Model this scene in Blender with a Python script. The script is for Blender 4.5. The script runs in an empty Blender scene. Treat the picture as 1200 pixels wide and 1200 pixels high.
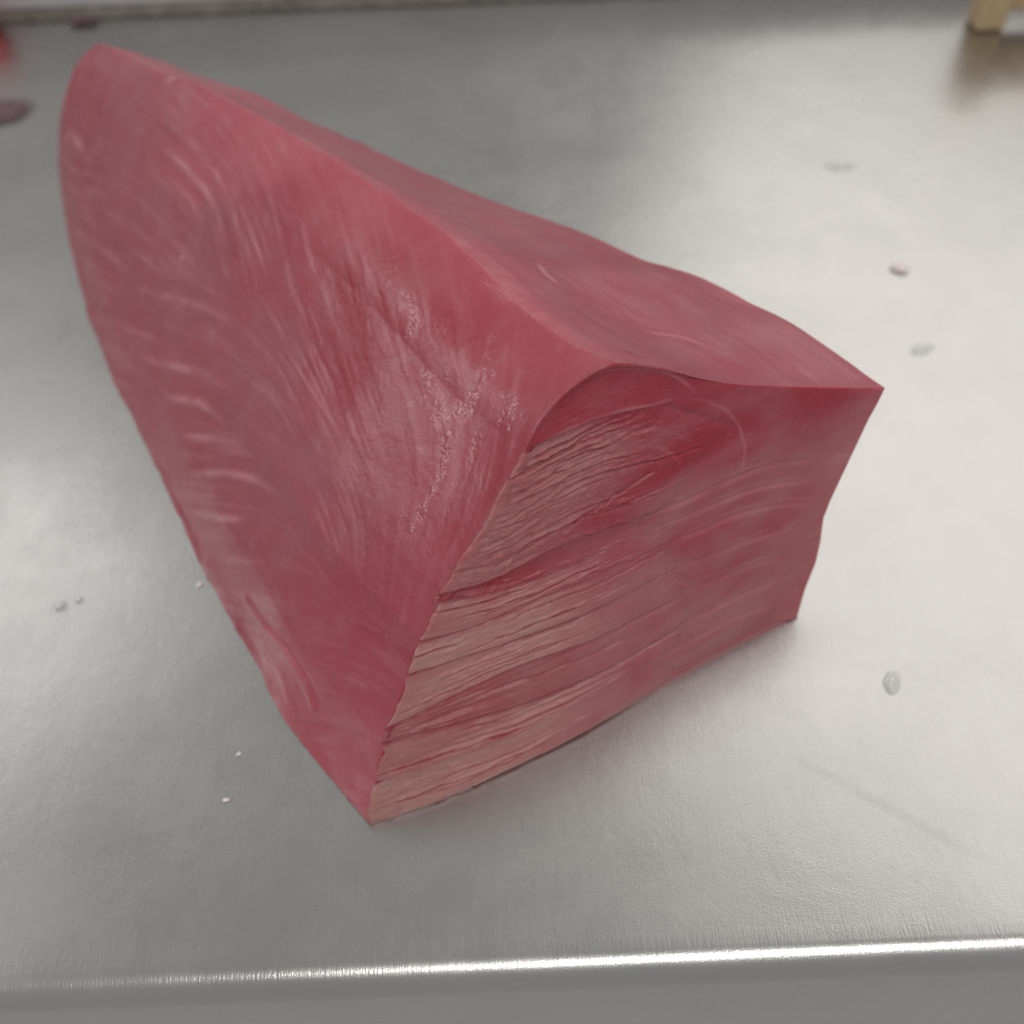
import bpy, bmesh, math, random
import numpy as np
from mathutils import Vector, Matrix

scene = bpy.context.scene
# ------------------------------------------------------------------ camera
cam_data = bpy.data.cameras.new("camera")
cam_data.sensor_width = 36.0
cam_data.lens = 18.0 / math.tan(math.radians(25.0))
cam_data.clip_start = 0.01
cam_data.clip_end = 50.0
camera = bpy.data.objects.new("camera", cam_data)
scene.collection.objects.link(camera)
# hand-held phone, 36 cm above the worktop, 50 degrees down, rolled a little
_R, _U, _F = Vector((0.9991, -0.0321, -0.0269)), Vector((0.0419, 0.7654, 0.6422)), Vector((0.0, 0.6428, -0.7660))
_rot = Matrix((_R, _U, -_F)).transposed().to_4x4()
camera.matrix_world = Matrix.Translation((0.0, 0.0, 0.36)) @ _rot
cam_data.dof.use_dof = True
cam_data.dof.focus_distance = 0.350
cam_data.dof.aperture_fstop = 6.5
scene.camera = camera

# ------------------------------------------------------------------ light
world = bpy.data.worlds.new("World")
scene.world = world
world.use_nodes = True
bg = world.node_tree.nodes["Background"]
bg.inputs["Color"].default_value = (1.0, 0.985, 0.96, 1)
bg.inputs["Strength"].default_value = 0.35


def lamp(name, loc, target, sx, sy, power, col):
    d = bpy.data.lights.new(name, 'AREA')
    d.shape = 'RECTANGLE'
    d.size, d.size_y, d.energy, d.color = sx, sy, power, col
    o = bpy.data.objects.new(name, d)
    o.location = loc
    o.rotation_euler = (Vector(target) - Vector(loc)).to_track_quat('-Z', 'Y').to_euler()
    scene.collection.objects.link(o)
    return o


lamp("overhead_light", (1.25, 1.75, 1.9), (0.1, 0.3, 0.0), 2.5, 2.1, 18.5, (1.0, 0.96, 0.90))  # broad unseen source, sized to brighten the steel on the right
lamp("side_fill_light", (-2.0, 0.55, 1.25), (-0.1, 0.35, 0.0), 1.2, 0.25, 9.0, (1.0, 0.98, 0.97))  # unseen fill added to light the side face and its wet sheen
lamp("overhead_light", (-1.35, 1.6, 1.8), (-0.2, 0.35, 0.0), 0.9, 0.6, 2.5, (1.0, 0.97, 0.95))  # small unseen light added to lift the left of the worktop
lamp("overhead_light", (0.45, -0.75, 1.9), (0.0, 0.3, 0.0), 1.3, 0.45, 17.0, (1.0, 0.96, 0.91))  # unseen light added behind the camera for the cut end and front edge

scene.view_settings.view_transform = 'Standard'
scene.view_settings.look = 'None'
scene.view_settings.exposure = 0.0
scene.view_settings.gamma = 1.0
scene.render.resolution_x = scene.render.resolution_y = 1024

# ------------------------------------------------------------------ measured curves of the loin (metres, table top z = 0)
SEAMS = [
[(-0.0542,0.1629,0.0000),(-0.0386,0.1678,0.0000),(-0.0229,0.1732,0.0000),(-0.0072,0.1797,0.0000),(0.0086,0.1870,0.0000),(0.0245,0.1951,0.0000),(0.0406,0.2040,0.0000),(0.0573,0.2130,0.0000),(0.0744,0.2224,0.0000),(0.0921,0.2318,0.0000),(0.1103,0.2413,-0.0000)],
[(-0.0499,0.1707,0.0162),(-0.0347,0.1757,0.0154),(-0.0193,0.1810,0.0146),(-0.0036,0.1871,0.0133),(0.0118,0.1943,0.0134),(0.0273,0.2024,0.0141),(0.0430,0.2111,0.0146),(0.0588,0.2201,0.0161),(0.0754,0.2291,0.0166),(0.0935,0.2379,0.0148),(0.1126,0.2468,0.0122)],
[(-0.0462,0.1777,0.0306),(-0.0313,0.1826,0.0290),(-0.0159,0.1878,0.0269),(-0.0003,0.1937,0.0244),(0.0155,0.2005,0.0229),(0.0314,0.2082,0.0221),(0.0470,0.2167,0.0229),(0.0627,0.2255,0.0246),(0.0793,0.2343,0.0250),(0.0972,0.2430,0.0236),(0.1159,0.2518,0.0218)],
[(-0.0440,0.1807,0.0360),(-0.0300,0.1869,0.0381),(-0.0156,0.1933,0.0396),(-0.0008,0.1999,0.0399),(0.0148,0.2066,0.0381),(0.0308,0.2139,0.0364),(0.0464,0.2221,0.0369),(0.0623,0.2305,0.0377),(0.0795,0.2388,0.0363),(0.0979,0.2471,0.0336),(0.1169,0.2555,0.0307)],
[(-0.0353,0.1908,0.0526),(-0.0216,0.1960,0.0512),(-0.0076,0.2015,0.0500),(0.0067,0.2075,0.0486),(0.0212,0.2140,0.0475),(0.0357,0.2210,0.0474),(0.0503,0.2285,0.0478),(0.0656,0.2361,0.0474),(0.0816,0.2438,0.0465),(0.0986,0.2513,0.0440),(0.1169,0.2588,0.0399)],
[(-0.0312,0.1965,0.0628),(-0.0176,0.2017,0.0605),(-0.0043,0.2076,0.0603),(0.0092,0.2140,0.0608),(0.0233,0.2205,0.0601),(0.0377,0.2272,0.0594),(0.0522,0.2343,0.0593),(0.0673,0.2415,0.0589),(0.0829,0.2489,0.0583),(0.1000,0.2557,0.0539),(0.1189,0.2620,0.0460)],
[(-0.0238,0.2039,0.0736),(-0.0106,0.2088,0.0699),(0.0028,0.2144,0.0677),(0.0162,0.2205,0.0668),(0.0297,0.2269,0.0668),(0.0436,0.2335,0.0666),(0.0579,0.2401,0.0662),(0.0724,0.2471,0.0662),(0.0876,0.2540,0.0653),(0.1044,0.2603,0.0607),(0.1225,0.2666,0.0540)],
[(-0.0223,0.2054,0.0760),(-0.0091,0.2110,0.0740),(0.0037,0.2175,0.0750),(0.0167,0.2240,0.0759),(0.0309,0.2302,0.0742),(0.0453,0.2366,0.0730),(0.0600,0.2434,0.0724),(0.0745,0.2505,0.0731),(0.0897,0.2576,0.0725),(0.1069,0.2640,0.0674),(0.1254,0.2703,0.0604)],
[(0.0053,0.2319,0.1131),(0.0155,0.2370,0.1136),(0.0261,0.2421,0.1138),(0.0373,0.2470,0.1126),(0.0490,0.2518,0.1102),(0.0615,0.2564,0.1065),(0.0743,0.2605,0.1010),(0.0876,0.2639,0.0929),(0.1016,0.2677,0.0849),(0.1161,0.2726,0.0790),(0.1312,0.2777,0.0734)],
[(0.0163,0.2416,0.1253),(0.0263,0.2458,0.1237),(0.0366,0.2500,0.1219),(0.0472,0.2540,0.1188),(0.0583,0.2575,0.1139),(0.0698,0.2609,0.1081),(0.0817,0.2644,0.1019),(0.0941,0.2678,0.0951),(0.1069,0.2717,0.0889),(0.1202,0.2761,0.0835),(0.1340,0.2807,0.0781)],
[(0.0334,0.2514,0.1298),(0.0424,0.2542,0.1258),(0.0515,0.2568,0.1209),(0.0608,0.2591,0.1149),(0.0705,0.2617,0.1095),(0.0806,0.2649,0.1049),(0.0911,0.2684,0.1006),(0.1018,0.2719,0.0962),(0.1129,0.2756,0.0917),(0.1243,0.2794,0.0873),(0.1361,0.2834,0.0827)],
]
CONTACT = [(-0.0542,0.1629,0.0000),(-0.0696,0.1822,0.0000),(-0.0871,0.2043,0.0000),(-0.1054,0.2374,0.0000),(-0.1277,0.2759,0.0000),(-0.1486,0.3160,0.0000),(-0.1691,0.3564,0.0000),(-0.1900,0.3959,0.0000),(-0.2082,0.4347,0.0000),(-0.2319,0.4959,0.0000),(-0.2473,0.5402,0.0000),(-0.2615,0.5888,0.0000)]
RIDGE = [(0.0334,0.2514,0.1298),(0.0239,0.2643,0.1248),(0.0085,0.2854,0.1227),(-0.0081,0.3080,0.1266),(-0.0324,0.3412,0.1273),(-0.0607,0.3797,0.1213),(-0.0934,0.4243,0.1142),(-0.1331,0.4784,0.1018),(-0.1695,0.5281,0.0874),(-0.2161,0.5916,0.0700)]
FAR_EDGE = [(0.1361,0.2834,0.0827),(0.1190,0.2988,0.0882),(0.1080,0.3088,0.0915),(0.0930,0.3225,0.0920),(0.0744,0.3393,0.0929),(0.0582,0.3540,0.0891),(0.0361,0.3741,0.0883),(0.0055,0.4019,0.0837),(-0.0242,0.4288,0.0805),(-0.0563,0.4579,0.0793),(-0.0910,0.4894,0.0776),(-0.1185,0.5144,0.0786),(-0.1496,0.5426,0.0728),(-0.1711,0.5621,0.0708),(-0.2003,0.5886,0.0660)]
TIP_EDGE = [(-0.2615,0.5888,0.0000),(-0.2565,0.5957,0.0180),(-0.2465,0.5994,0.0380),(-0.2332,0.5992,0.0560),(-0.2161,0.5916,0.0700)]
SIDE_LINES = [
(1.6,0.90,[(-0.1558,0.4644,0.0825),(-0.1481,0.4519,0.0848),(-0.1403,0.4394,0.0869),(-0.1337,0.4279,0.0882),(-0.1278,0.4177,0.0892),(-0.1237,0.4082,0.0888),(-0.1195,0.3986,0.0882),(-0.1180,0.3908,0.0860),(-0.1172,0.3843,0.0836)]),
(1.5,0.70,[(-0.1497,0.4707,0.0902),(-0.1381,0.4509,0.0933),(-0.1285,0.4333,0.0950),(-0.1209,0.4178,0.0955),(-0.1150,0.4028,0.0942),(-0.1104,0.3902,0.0928),(-0.1070,0.3783,0.0905),(-0.1049,0.3672,0.0872),(-0.1023,0.3563,0.0845)]),
(1.6,0.60,[(-0.1522,0.4452,0.0781),(-0.1440,0.4327,0.0806),(-0.1361,0.4200,0.0824),(-0.1320,0.4104,0.0819),(-0.1278,0.4006,0.0812)]),
(1.4,0.50,[(-0.1663,0.4663,0.0730),(-0.1581,0.4522,0.0753),(-0.1509,0.4391,0.0767),(-0.1444,0.4274,0.0778),(-0.1395,0.4164,0.0775)]),
(1.4,0.50,[(-0.1127,0.4072,0.0982),(-0.1069,0.3921,0.0967),(-0.1012,0.3766,0.0949),(-0.0963,0.3622,0.0929),(-0.0921,0.3488,0.0907)]),
(1.2,0.45,[(-0.1010,0.4107,0.1092),(-0.0957,0.3945,0.1075),(-0.0905,0.3793,0.1054),(-0.0874,0.3659,0.1023),(-0.0844,0.3522,0.0993),(-0.0816,0.3398,0.0965),(-0.0769,0.3267,0.0946),(-0.0730,0.3147,0.0922),(-0.0698,0.3038,0.0893)]),
(1.2,0.50,[(-0.0772,0.3634,0.1102),(-0.0750,0.3546,0.1084),(-0.0736,0.3468,0.1064),(-0.0717,0.3393,0.1050),(-0.0685,0.3308,0.1040)]),
(1.1,0.50,[(-0.0695,0.3337,0.1044),(-0.0660,0.3235,0.1027),(-0.0637,0.3142,0.1000),(-0.0603,0.3055,0.0983),(-0.0574,0.2964,0.0958)]),
(1.1,0.45,[(-0.0512,0.3211,0.1135),(-0.0503,0.3128,0.1099),(-0.0489,0.3047,0.1070),(-0.0469,0.2969,0.1044),(-0.0431,0.2886,0.1029)]),
(1.1,0.40,[(-0.0618,0.3568,0.1191),(-0.0565,0.3369,0.1168),(-0.0523,0.3204,0.1122)]),
(1.2,0.50,[(-0.0861,0.3216,0.0836),(-0.0782,0.3067,0.0832),(-0.0710,0.2930,0.0822),(-0.0642,0.2810,0.0815),(-0.0577,0.2689,0.0804),(-0.0529,0.2572,0.0776),(-0.0490,0.2465,0.0744)]),
(1.1,0.40,[(-0.0712,0.3084,0.0905),(-0.0655,0.2937,0.0875),(-0.0607,0.2801,0.0841),(-0.0564,0.2680,0.0810),(-0.0508,0.2550,0.0780)]),
(1.1,0.35,[(-0.0979,0.3502,0.0859),(-0.0881,0.3295,0.0856),(-0.0797,0.3113,0.0843),(-0.0718,0.2943,0.0822),(-0.0661,0.2794,0.0788)]),
(1.1,0.40,[(-0.0420,0.3133,0.1168),(-0.0391,0.3008,0.1123),(-0.0367,0.2898,0.1082),(-0.0338,0.2791,0.1042),(-0.0303,0.2687,0.1008)]),
(1.1,0.30,[(-0.0256,0.3046,0.1225),(-0.0253,0.2947,0.1188),(-0.0247,0.2862,0.1145),(-0.0219,0.2773,0.1110),(-0.0177,0.2676,0.1086)]),
(2.2,1.00,[(-0.2406,0.5696,0.0310),(-0.2340,0.5576,0.0348),(-0.2289,0.5481,0.0371),(-0.2238,0.5388,0.0395),(-0.2187,0.5294,0.0415)]),
(2.0,0.50,[(-0.2343,0.5302,0.0190),(-0.2254,0.5164,0.0252),(-0.2165,0.5042,0.0313)]),
(1.7,0.45,[(-0.2220,0.4915,0.0156),(-0.2046,0.4659,0.0276),(-0.1905,0.4463,0.0354),(-0.1792,0.4299,0.0403),(-0.1698,0.4160,0.0439)]),
(1.7,0.50,[(-0.1873,0.4312,0.0310),(-0.1708,0.4132,0.0409),(-0.1556,0.3961,0.0495),(-0.1415,0.3821,0.0578),(-0.1284,0.3690,0.0645),(-0.1174,0.3564,0.0694),(-0.1063,0.3440,0.0745)]),
(1.6,0.50,[(-0.1977,0.4284,0.0130),(-0.1833,0.4100,0.0227),(-0.1718,0.3962,0.0292),(-0.1603,0.3840,0.0357),(-0.1502,0.3726,0.0409)]),
(1.6,0.50,[(-0.1763,0.3934,0.0207),(-0.1626,0.3777,0.0288),(-0.1502,0.3645,0.0360),(-0.1390,0.3541,0.0432),(-0.1272,0.3425,0.0509),(-0.1173,0.3313,0.0567),(-0.1072,0.3201,0.0619)]),
(1.8,0.80,[(-0.1532,0.3679,0.0345),(-0.1401,0.3551,0.0425),(-0.1265,0.3411,0.0509)]),
(1.7,0.80,[(-0.1506,0.3534,0.0283),(-0.1388,0.3420,0.0363),(-0.1286,0.3329,0.0429),(-0.1199,0.3224,0.0471),(-0.1128,0.3126,0.0499)]),
(1.6,0.85,[(-0.1399,0.3301,0.0270),(-0.1288,0.3202,0.0353),(-0.1194,0.3126,0.0420),(-0.1105,0.3044,0.0475),(-0.1025,0.2976,0.0530)]),
(1.5,0.80,[(-0.1349,0.3129,0.0209),(-0.1239,0.3038,0.0310),(-0.1130,0.2956,0.0393),(-0.1047,0.2889,0.0445),(-0.0966,0.2819,0.0490),(-0.0895,0.2742,0.0520),(-0.0825,0.2664,0.0551)]),
(1.4,0.80,[(-0.1203,0.2872,0.0231),(-0.1115,0.2797,0.0302),(-0.1031,0.2734,0.0363)]),
(1.3,0.45,[(-0.1247,0.2780,0.0069),(-0.1156,0.2712,0.0155),(-0.1079,0.2650,0.0227),(-0.1001,0.2585,0.0290),(-0.0930,0.2532,0.0342)]),
(1.7,0.50,[(-0.1038,0.2503,0.0149),(-0.0981,0.2411,0.0157),(-0.0922,0.2324,0.0180),(-0.0852,0.2228,0.0210),(-0.0811,0.2161,0.0209),(-0.0770,0.2089,0.0193),(-0.0740,0.2023,0.0162)]),
(1.0,0.35,[(-0.0739,0.2112,0.0263),(-0.0650,0.2054,0.0317),(-0.0575,0.2000,0.0356),(-0.0517,0.1951,0.0382),(-0.0453,0.1886,0.0404)]),
(1.2,0.30,[(-0.0767,0.2008,0.0108),(-0.0691,0.1961,0.0163),(-0.0606,0.1905,0.0229),(-0.0535,0.1854,0.0281),(-0.0461,0.1805,0.0333)]),
(1.3,0.30,[(-0.2072,0.4885,0.0359),(-0.1880,0.4612,0.0473),(-0.1725,0.4404,0.0547),(-0.1592,0.4218,0.0597),(-0.1467,0.4045,0.0640)]),
(1.3,0.35,[(-0.1852,0.4751,0.0567),(-0.1722,0.4547,0.0617),(-0.1599,0.4357,0.0659),(-0.1483,0.4180,0.0693),(-0.1385,0.4028,0.0717)]),
(1.2,0.30,[(-0.1296,0.3586,0.0582),(-0.1178,0.3446,0.0631),(-0.1071,0.3318,0.0676),(-0.0973,0.3184,0.0708),(-0.0893,0.3073,0.0730)]),
(1.2,0.35,[(-0.0996,0.2387,0.0110),(-0.0947,0.2285,0.0102),(-0.0884,0.2177,0.0108),(-0.0852,0.2094,0.0077),(-0.0804,0.2005,0.0054)]),
(0.9,0.50,[(-0.0271,0.2751,0.1063),(-0.0246,0.2677,0.1040),(-0.0225,0.2599,0.1017),(-0.0202,0.2520,0.0996),(-0.0215,0.2469,0.0961),(-0.0242,0.2425,0.0920),(-0.0273,0.2377,0.0871),(-0.0312,0.2341,0.0820),(-0.0336,0.2298,0.0777)]),
(0.9,0.50,[(-0.0045,0.2771,0.1197),(-0.0068,0.2706,0.1173),(-0.0092,0.2651,0.1137),(-0.0111,0.2596,0.1096),(-0.0145,0.2548,0.1049)]),
(0.8,0.35,[(0.0023,0.2592,0.1189),(0.0024,0.2539,0.1177),(0.0024,0.2502,0.1166),(0.0020,0.2461,0.1148),(0.0007,0.2431,0.1126)]),
(0.9,0.40,[(-0.0081,0.3006,0.1247),(-0.0015,0.2960,0.1240),(0.0043,0.2911,0.1233),(0.0085,0.2854,0.1227),(0.0136,0.2784,0.1227),(0.0195,0.2703,0.1235),(0.0253,0.2624,0.1254)]),
(0.9,0.35,[(-0.0354,0.3036,0.1167),(-0.0316,0.2991,0.1171),(-0.0292,0.2955,0.1168),(-0.0306,0.2926,0.1143),(-0.0327,0.2910,0.1117)]),
(1.2,0.16,[(-0.1262,0.4595,0.1034),(-0.1116,0.4303,0.1072),(-0.0995,0.4053,0.1086),(-0.0903,0.3843,0.1077),(-0.0822,0.3656,0.1067)]),
(1.2,0.16,[(-0.0889,0.4159,0.1151),(-0.0776,0.3895,0.1164),(-0.0680,0.3633,0.1170),(-0.0611,0.3426,0.1155),(-0.0569,0.3261,0.1113)]),
(1.2,0.16,[(-0.0601,0.3739,0.1209),(-0.0533,0.3498,0.1218),(-0.0479,0.3302,0.1202),(-0.0434,0.3141,0.1162),(-0.0402,0.3000,0.1110)]),
(1.1,0.16,[(-0.0358,0.3390,0.1260),(-0.0311,0.3210,0.1246),(-0.0287,0.3062,0.1218),(-0.0257,0.2927,0.1176),(-0.0239,0.2813,0.1121)]),
(1.1,0.14,[(-0.0139,0.3087,0.1257),(-0.0121,0.2955,0.1229),(-0.0102,0.2837,0.1199),(-0.0106,0.2733,0.1163),(-0.0094,0.2631,0.1126)]),
(1.0,0.14,[(0.0053,0.2821,0.1218),(0.0047,0.2690,0.1208),(0.0032,0.2581,0.1192),(0.0008,0.2489,0.1147),(-0.0013,0.2412,0.1101)]),
(1.0,0.14,[(0.0180,0.2632,0.1235),(0.0155,0.2556,0.1238),(0.0134,0.2480,0.1238),(0.0098,0.2436,0.1210),(0.0066,0.2408,0.1174)]),
(1.0,0.14,[(-0.0330,0.2665,0.0978),(-0.0315,0.2561,0.0932),(-0.0308,0.2447,0.0879),(-0.0326,0.2349,0.0813),(-0.0364,0.2271,0.0738)]),
(1.0,0.12,[(-0.0162,0.2476,0.1006),(-0.0182,0.2399,0.0956),(-0.0214,0.2330,0.0898),(-0.0245,0.2260,0.0838),(-0.0283,0.2203,0.0775)]),
(1.0,0.14,[(-0.0521,0.2795,0.0910),(-0.0476,0.2658,0.0868),(-0.0432,0.2518,0.0821),(-0.0413,0.2391,0.0764),(-0.0410,0.2268,0.0697)]),
]
TOP_LINES = [
(1.2,1.00,[(0.0122,0.3204,0.1154),(0.0142,0.3168,0.1156),(0.0157,0.3132,0.1160),(0.0179,0.3110,0.1154),(0.0197,0.3088,0.1150)]),
(1.5,0.35,[(-0.0266,0.3476,0.1227),(-0.0238,0.3483,0.1212),(-0.0207,0.3490,0.1194),(-0.0176,0.3522,0.1159),(-0.0146,0.3529,0.1140)]),
(1.2,0.25,[(0.0442,0.2935,0.1085),(0.0533,0.2921,0.1063),(0.0625,0.2908,0.1041),(0.0709,0.2865,0.1024),(0.0788,0.2821,0.1009)]),
(1.2,0.20,[(0.0038,0.3212,0.1192),(0.0146,0.3077,0.1179),(0.0258,0.2983,0.1143),(0.0372,0.2889,0.1121),(0.0488,0.2811,0.1098)]),
(2.0,0.20,[(0.0561,0.3388,0.0970),(0.0582,0.3368,0.0974),(0.0603,0.3347,0.0976),(0.0625,0.3326,0.0977),(0.0647,0.3305,0.0977)]),
]
FRONT_LINES = [
(0.8,0.80,[(0.0053,0.2319,0.1131),(0.0132,0.2359,0.1137),(0.0212,0.2400,0.1143),(0.0296,0.2439,0.1141),(0.0384,0.2477,0.1131),(0.0475,0.2515,0.1116),(0.0568,0.2553,0.1097)]),
(0.7,0.60,[(0.0568,0.2553,0.1097),(0.0650,0.2578,0.1056),(0.0726,0.2593,0.0999),(0.0785,0.2591,0.0915),(0.0812,0.2572,0.0826),(0.0808,0.2541,0.0747),(0.0780,0.2504,0.0681)]),
(0.6,0.45,[(0.0445,0.2457,0.0993),(0.0471,0.2463,0.0977),(0.0496,0.2470,0.0961),(0.0520,0.2474,0.0942),(0.0539,0.2475,0.0918),(0.0556,0.2473,0.0891),(0.0573,0.2471,0.0863)]),
(0.6,0.40,[(0.0252,0.2392,0.1069),(0.0311,0.2419,0.1065),(0.0371,0.2445,0.1059),(0.0434,0.2470,0.1044),(0.0500,0.2493,0.1020),(0.0563,0.2508,0.0978),(0.0622,0.2515,0.0918)]),
(0.7,0.60,[(0.0476,0.2556,0.1227),(0.0502,0.2561,0.1207),(0.0528,0.2566,0.1187),(0.0554,0.2571,0.1166),(0.0578,0.2574,0.1142),(0.0600,0.2575,0.1115),(0.0622,0.2576,0.1088)]),
(0.7,0.50,[(0.0563,0.2588,0.1200),(0.0588,0.2593,0.1181),(0.0612,0.2597,0.1162),(0.0637,0.2603,0.1143),(0.0663,0.2609,0.1128),(0.0690,0.2618,0.1115),(0.0717,0.2626,0.1103)]),
(0.6,0.30,[(0.0341,0.2313,0.0732),(0.0405,0.2334,0.0706),(0.0469,0.2356,0.0681),(0.0533,0.2380,0.0663),(0.0595,0.2408,0.0657),(0.0655,0.2437,0.0659),(0.0716,0.2467,0.0660)]),
(0.8,0.35,[(0.0869,0.2442,0.0389),(0.0911,0.2465,0.0399),(0.0953,0.2489,0.0408),(0.0997,0.2512,0.0414),(0.1045,0.2534,0.0411),(0.1096,0.2555,0.0403),(0.1148,0.2577,0.0395)]),
(0.8,0.35,[(0.0685,0.2243,0.0081),(0.0747,0.2287,0.0121),(0.0809,0.2331,0.0161),(0.0873,0.2374,0.0197),(0.0943,0.2418,0.0224),(0.1017,0.2461,0.0246),(0.1091,0.2504,0.0268)]),
]
SIDE_TINT = [
(-0.217,0.576,0.064,0.15,0.75,0.10),(-0.182,0.501,0.071,0.10,0.80,0.00),(-0.152,0.485,0.092,0.30,0.50,0.20),(-0.124,0.444,0.102,0.35,0.25,0.45),(-0.089,0.413,0.115,0.30,0.10,0.75),(-0.052,0.356,0.123,0.35,0.05,0.70),(-0.026,0.328,0.127,0.35,0.05,0.60),(-0.008,0.301,0.125,0.30,0.00,0.70),(0.016,0.270,0.123,0.45,0.00,0.45),(-0.226,0.516,0.024,0.50,0.50,0.00),(-0.197,0.441,0.024,0.40,0.60,0.00),(-0.158,0.414,0.057,0.30,0.80,0.00),(-0.125,0.375,0.072,0.20,1.00,0.00),(-0.098,0.364,0.092,0.60,0.40,0.00),(-0.074,0.352,0.108,0.80,0.10,0.20),(-0.045,0.315,0.115,1.00,0.00,0.05),(-0.027,0.290,0.116,0.90,0.10,0.05),(-0.009,0.271,0.116,0.85,0.10,0.10),(-0.177,0.388,0.015,0.40,0.60,0.00),(-0.135,0.341,0.040,0.40,0.60,0.10),(-0.097,0.320,0.072,0.10,1.00,0.00),(-0.085,0.291,0.068,0.10,1.00,0.00),(-0.059,0.295,0.093,1.00,0.10,0.00),(-0.039,0.265,0.093,0.50,0.50,0.00),(-0.013,0.241,0.100,0.90,0.15,0.00),(0.001,0.243,0.113,0.70,0.10,0.20),(-0.028,0.222,0.079,0.80,0.15,0.05),(-0.135,0.312,0.019,0.50,0.50,0.00),(-0.106,0.277,0.036,0.40,0.70,0.00),(-0.070,0.254,0.062,0.30,0.80,0.00),(-0.049,0.234,0.067,0.50,0.60,0.00),(-0.113,0.263,0.012,0.40,0.70,0.00),(-0.086,0.234,0.029,0.40,0.60,0.00),(-0.057,0.218,0.048,0.80,0.30,0.00),(-0.045,0.201,0.049,0.60,0.40,0.05),(-0.084,0.213,0.013,0.40,0.40,0.30),(-0.062,0.193,0.023,0.40,0.40,0.30),(-0.053,0.180,0.022,0.35,0.20,0.55),(-0.063,0.179,0.006,0.30,0.10,0.70),(-0.054,0.167,0.005,0.20,0.00,0.90),(-0.080,0.200,0.005,0.30,0.20,0.60),]
SPOTS = [(-0.1562,0.5069,0.0925),(-0.2404,0.5664,0.0295),(-0.1399,0.3981,0.0677),(-0.0398,0.3112,0.1174),(-0.0359,0.2996,0.1141),(0.0026,0.2918,0.1233)]

rng = np.random.default_rng(7)


# ------------------------------------------------------------------ helpers
def nval(p, seed=0):
    """value noise, p (...,3) in cells, result 0..1"""
    p = np.asarray(p, float)
    i = np.floor(p).astype(np.int64)
    f = p - i
    f = f * f * (3 - 2 * f)
    out = 0
    for dx in (0, 1):
        for dy in (0, 1):
            for dz in (0, 1):
                h = (i[..., 0] + dx) * 374761393 + (i[..., 1] + dy) * 668265263 + (i[..., 2] + dz) * 2147483647 + seed * 144665
                h = (h ^ (h >> 13)) * 1274126177
                h = (h ^ (h >> 16)) & 0xffff
                w = (f[..., 0] if dx else 1 - f[..., 0]) * (f[..., 1] if dy else 1 - f[..., 1]) * (f[..., 2] if dz else 1 - f[..., 2])
                out = out + w * h / 65535.0
    return out


def fbm(p, seed=0, octs=3):
    s, a, t = 0, 1.0, 0
    for o in range(octs):
        s = s + a * nval(np.asarray(p) * 2 ** o + 13.7 * o, seed + o)
        t += a
        a *= 0.5
    return s / t


def resamp(P, m):
    P = np.array(P, float)
    if len(P) == 2:
        t = np.linspace(0, 1, m)[:, None]
        return P[0] * (1 - t) + P[1] * t
    d = np.r_[0, np.cumsum(np.linalg.norm(np.diff(P, axis=0), axis=1))]
    d /= d[-1]
    t = np.linspace(0, 1, m)
    T = np.gradient(P, d, axis=0)
    i = np.clip(np.searchsorted(d, t, side='right') - 1, 0, len(d) - 2)
    h = (d[i + 1] - d[i])
    s = ((t - d[i]) / h)[:, None]
    h = h[:, None]
    return (2 * s**3 - 3 * s**2 + 1) * P[i] + (s**3 - 2 * s**2 + s) * h * T[i] + (-2 * s**3 + 3 * s**2) * P[i + 1] + (s**3 - s**2) * h * T[i + 1]


def coons(c0, c1, d0, d1):
    u = np.linspace(0, 1, len(c0))[:, None, None]
    v = np.linspace(0, 1, len(d0))[None, :, None]
    return (1 - v) * c0[:, None] + v * c1[:, None] + (1 - u) * d0[None] + u * d1[None] - (
        (1 - u) * (1 - v) * c0[0] + u * (1 - v) * c0[-1] + (1 - u) * v * c1[0] + u * v * c1[-1])


def line_dist(X, poly):
    best = np.full(len(X), 9.0)
    poly = np.array(poly, float)
    for a, b in zip(poly[:-1], poly[1:]):
        ab = b - a
        t = np.clip(((X - a) @ ab) / max(ab @ ab, 1e-12), 0, 1)
        best = np.minimum(best, np.linalg.norm(X - a - t[:, None] * ab, axis=1))
    return best


def lines_attr(X, lines, wob=0.0004, wide=1.0):
    """strength of pale connective tissue and painted glints at each point: broken, uneven lines"""
    out = np.zeros(len(X))
    Xw = X + wob * (np.stack([fbm(X * 60, 3), fbm(X * 60, 5), fbm(X * 60, 9)], -1) - .5) * 4
    brk = np.clip(fbm(X * 70, 21, 2) * 2.4 - 0.5, 0.25, 1.0)
    for w, s, poly in lines:
        d = line_dist(Xw, poly)
        p0, p1 = np.array(poly[0]), np.array(poly[-1])
        ln = max(np.linalg.norm(p1 - p0), 1e-6)
        ends = np.minimum(np.linalg.norm(Xw - p0, axis=1), np.linalg.norm(Xw - p1, axis=1)) / ln
        tap = np.clip(ends / .30 + .12, 0, 1)
        out = np.maximum(out, s * np.exp(-(d / (w * 0.001 * .75 * wide * (.55 + .45 * tap)))**2) * brk * tap)
    return out


def grid_faces(nu, nv, off=0, flip=False):
    i, j = np.meshgrid(np.arange(nu - 1), np.arange(nv - 1), indexing='ij')
    a = (i * nv + j).ravel() + off
    q = np.stack([a, a + nv, a + nv + 1, a + 1], -1)
    return q[:, ::-1] if flip else q


def grid_normals(G):
    n = np.cross(np.gradient(G, axis=0), np.gradient(G, axis=1))
    return n / np.maximum(np.linalg.norm(n, axis=-1, keepdims=True), 1e-12)


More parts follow.
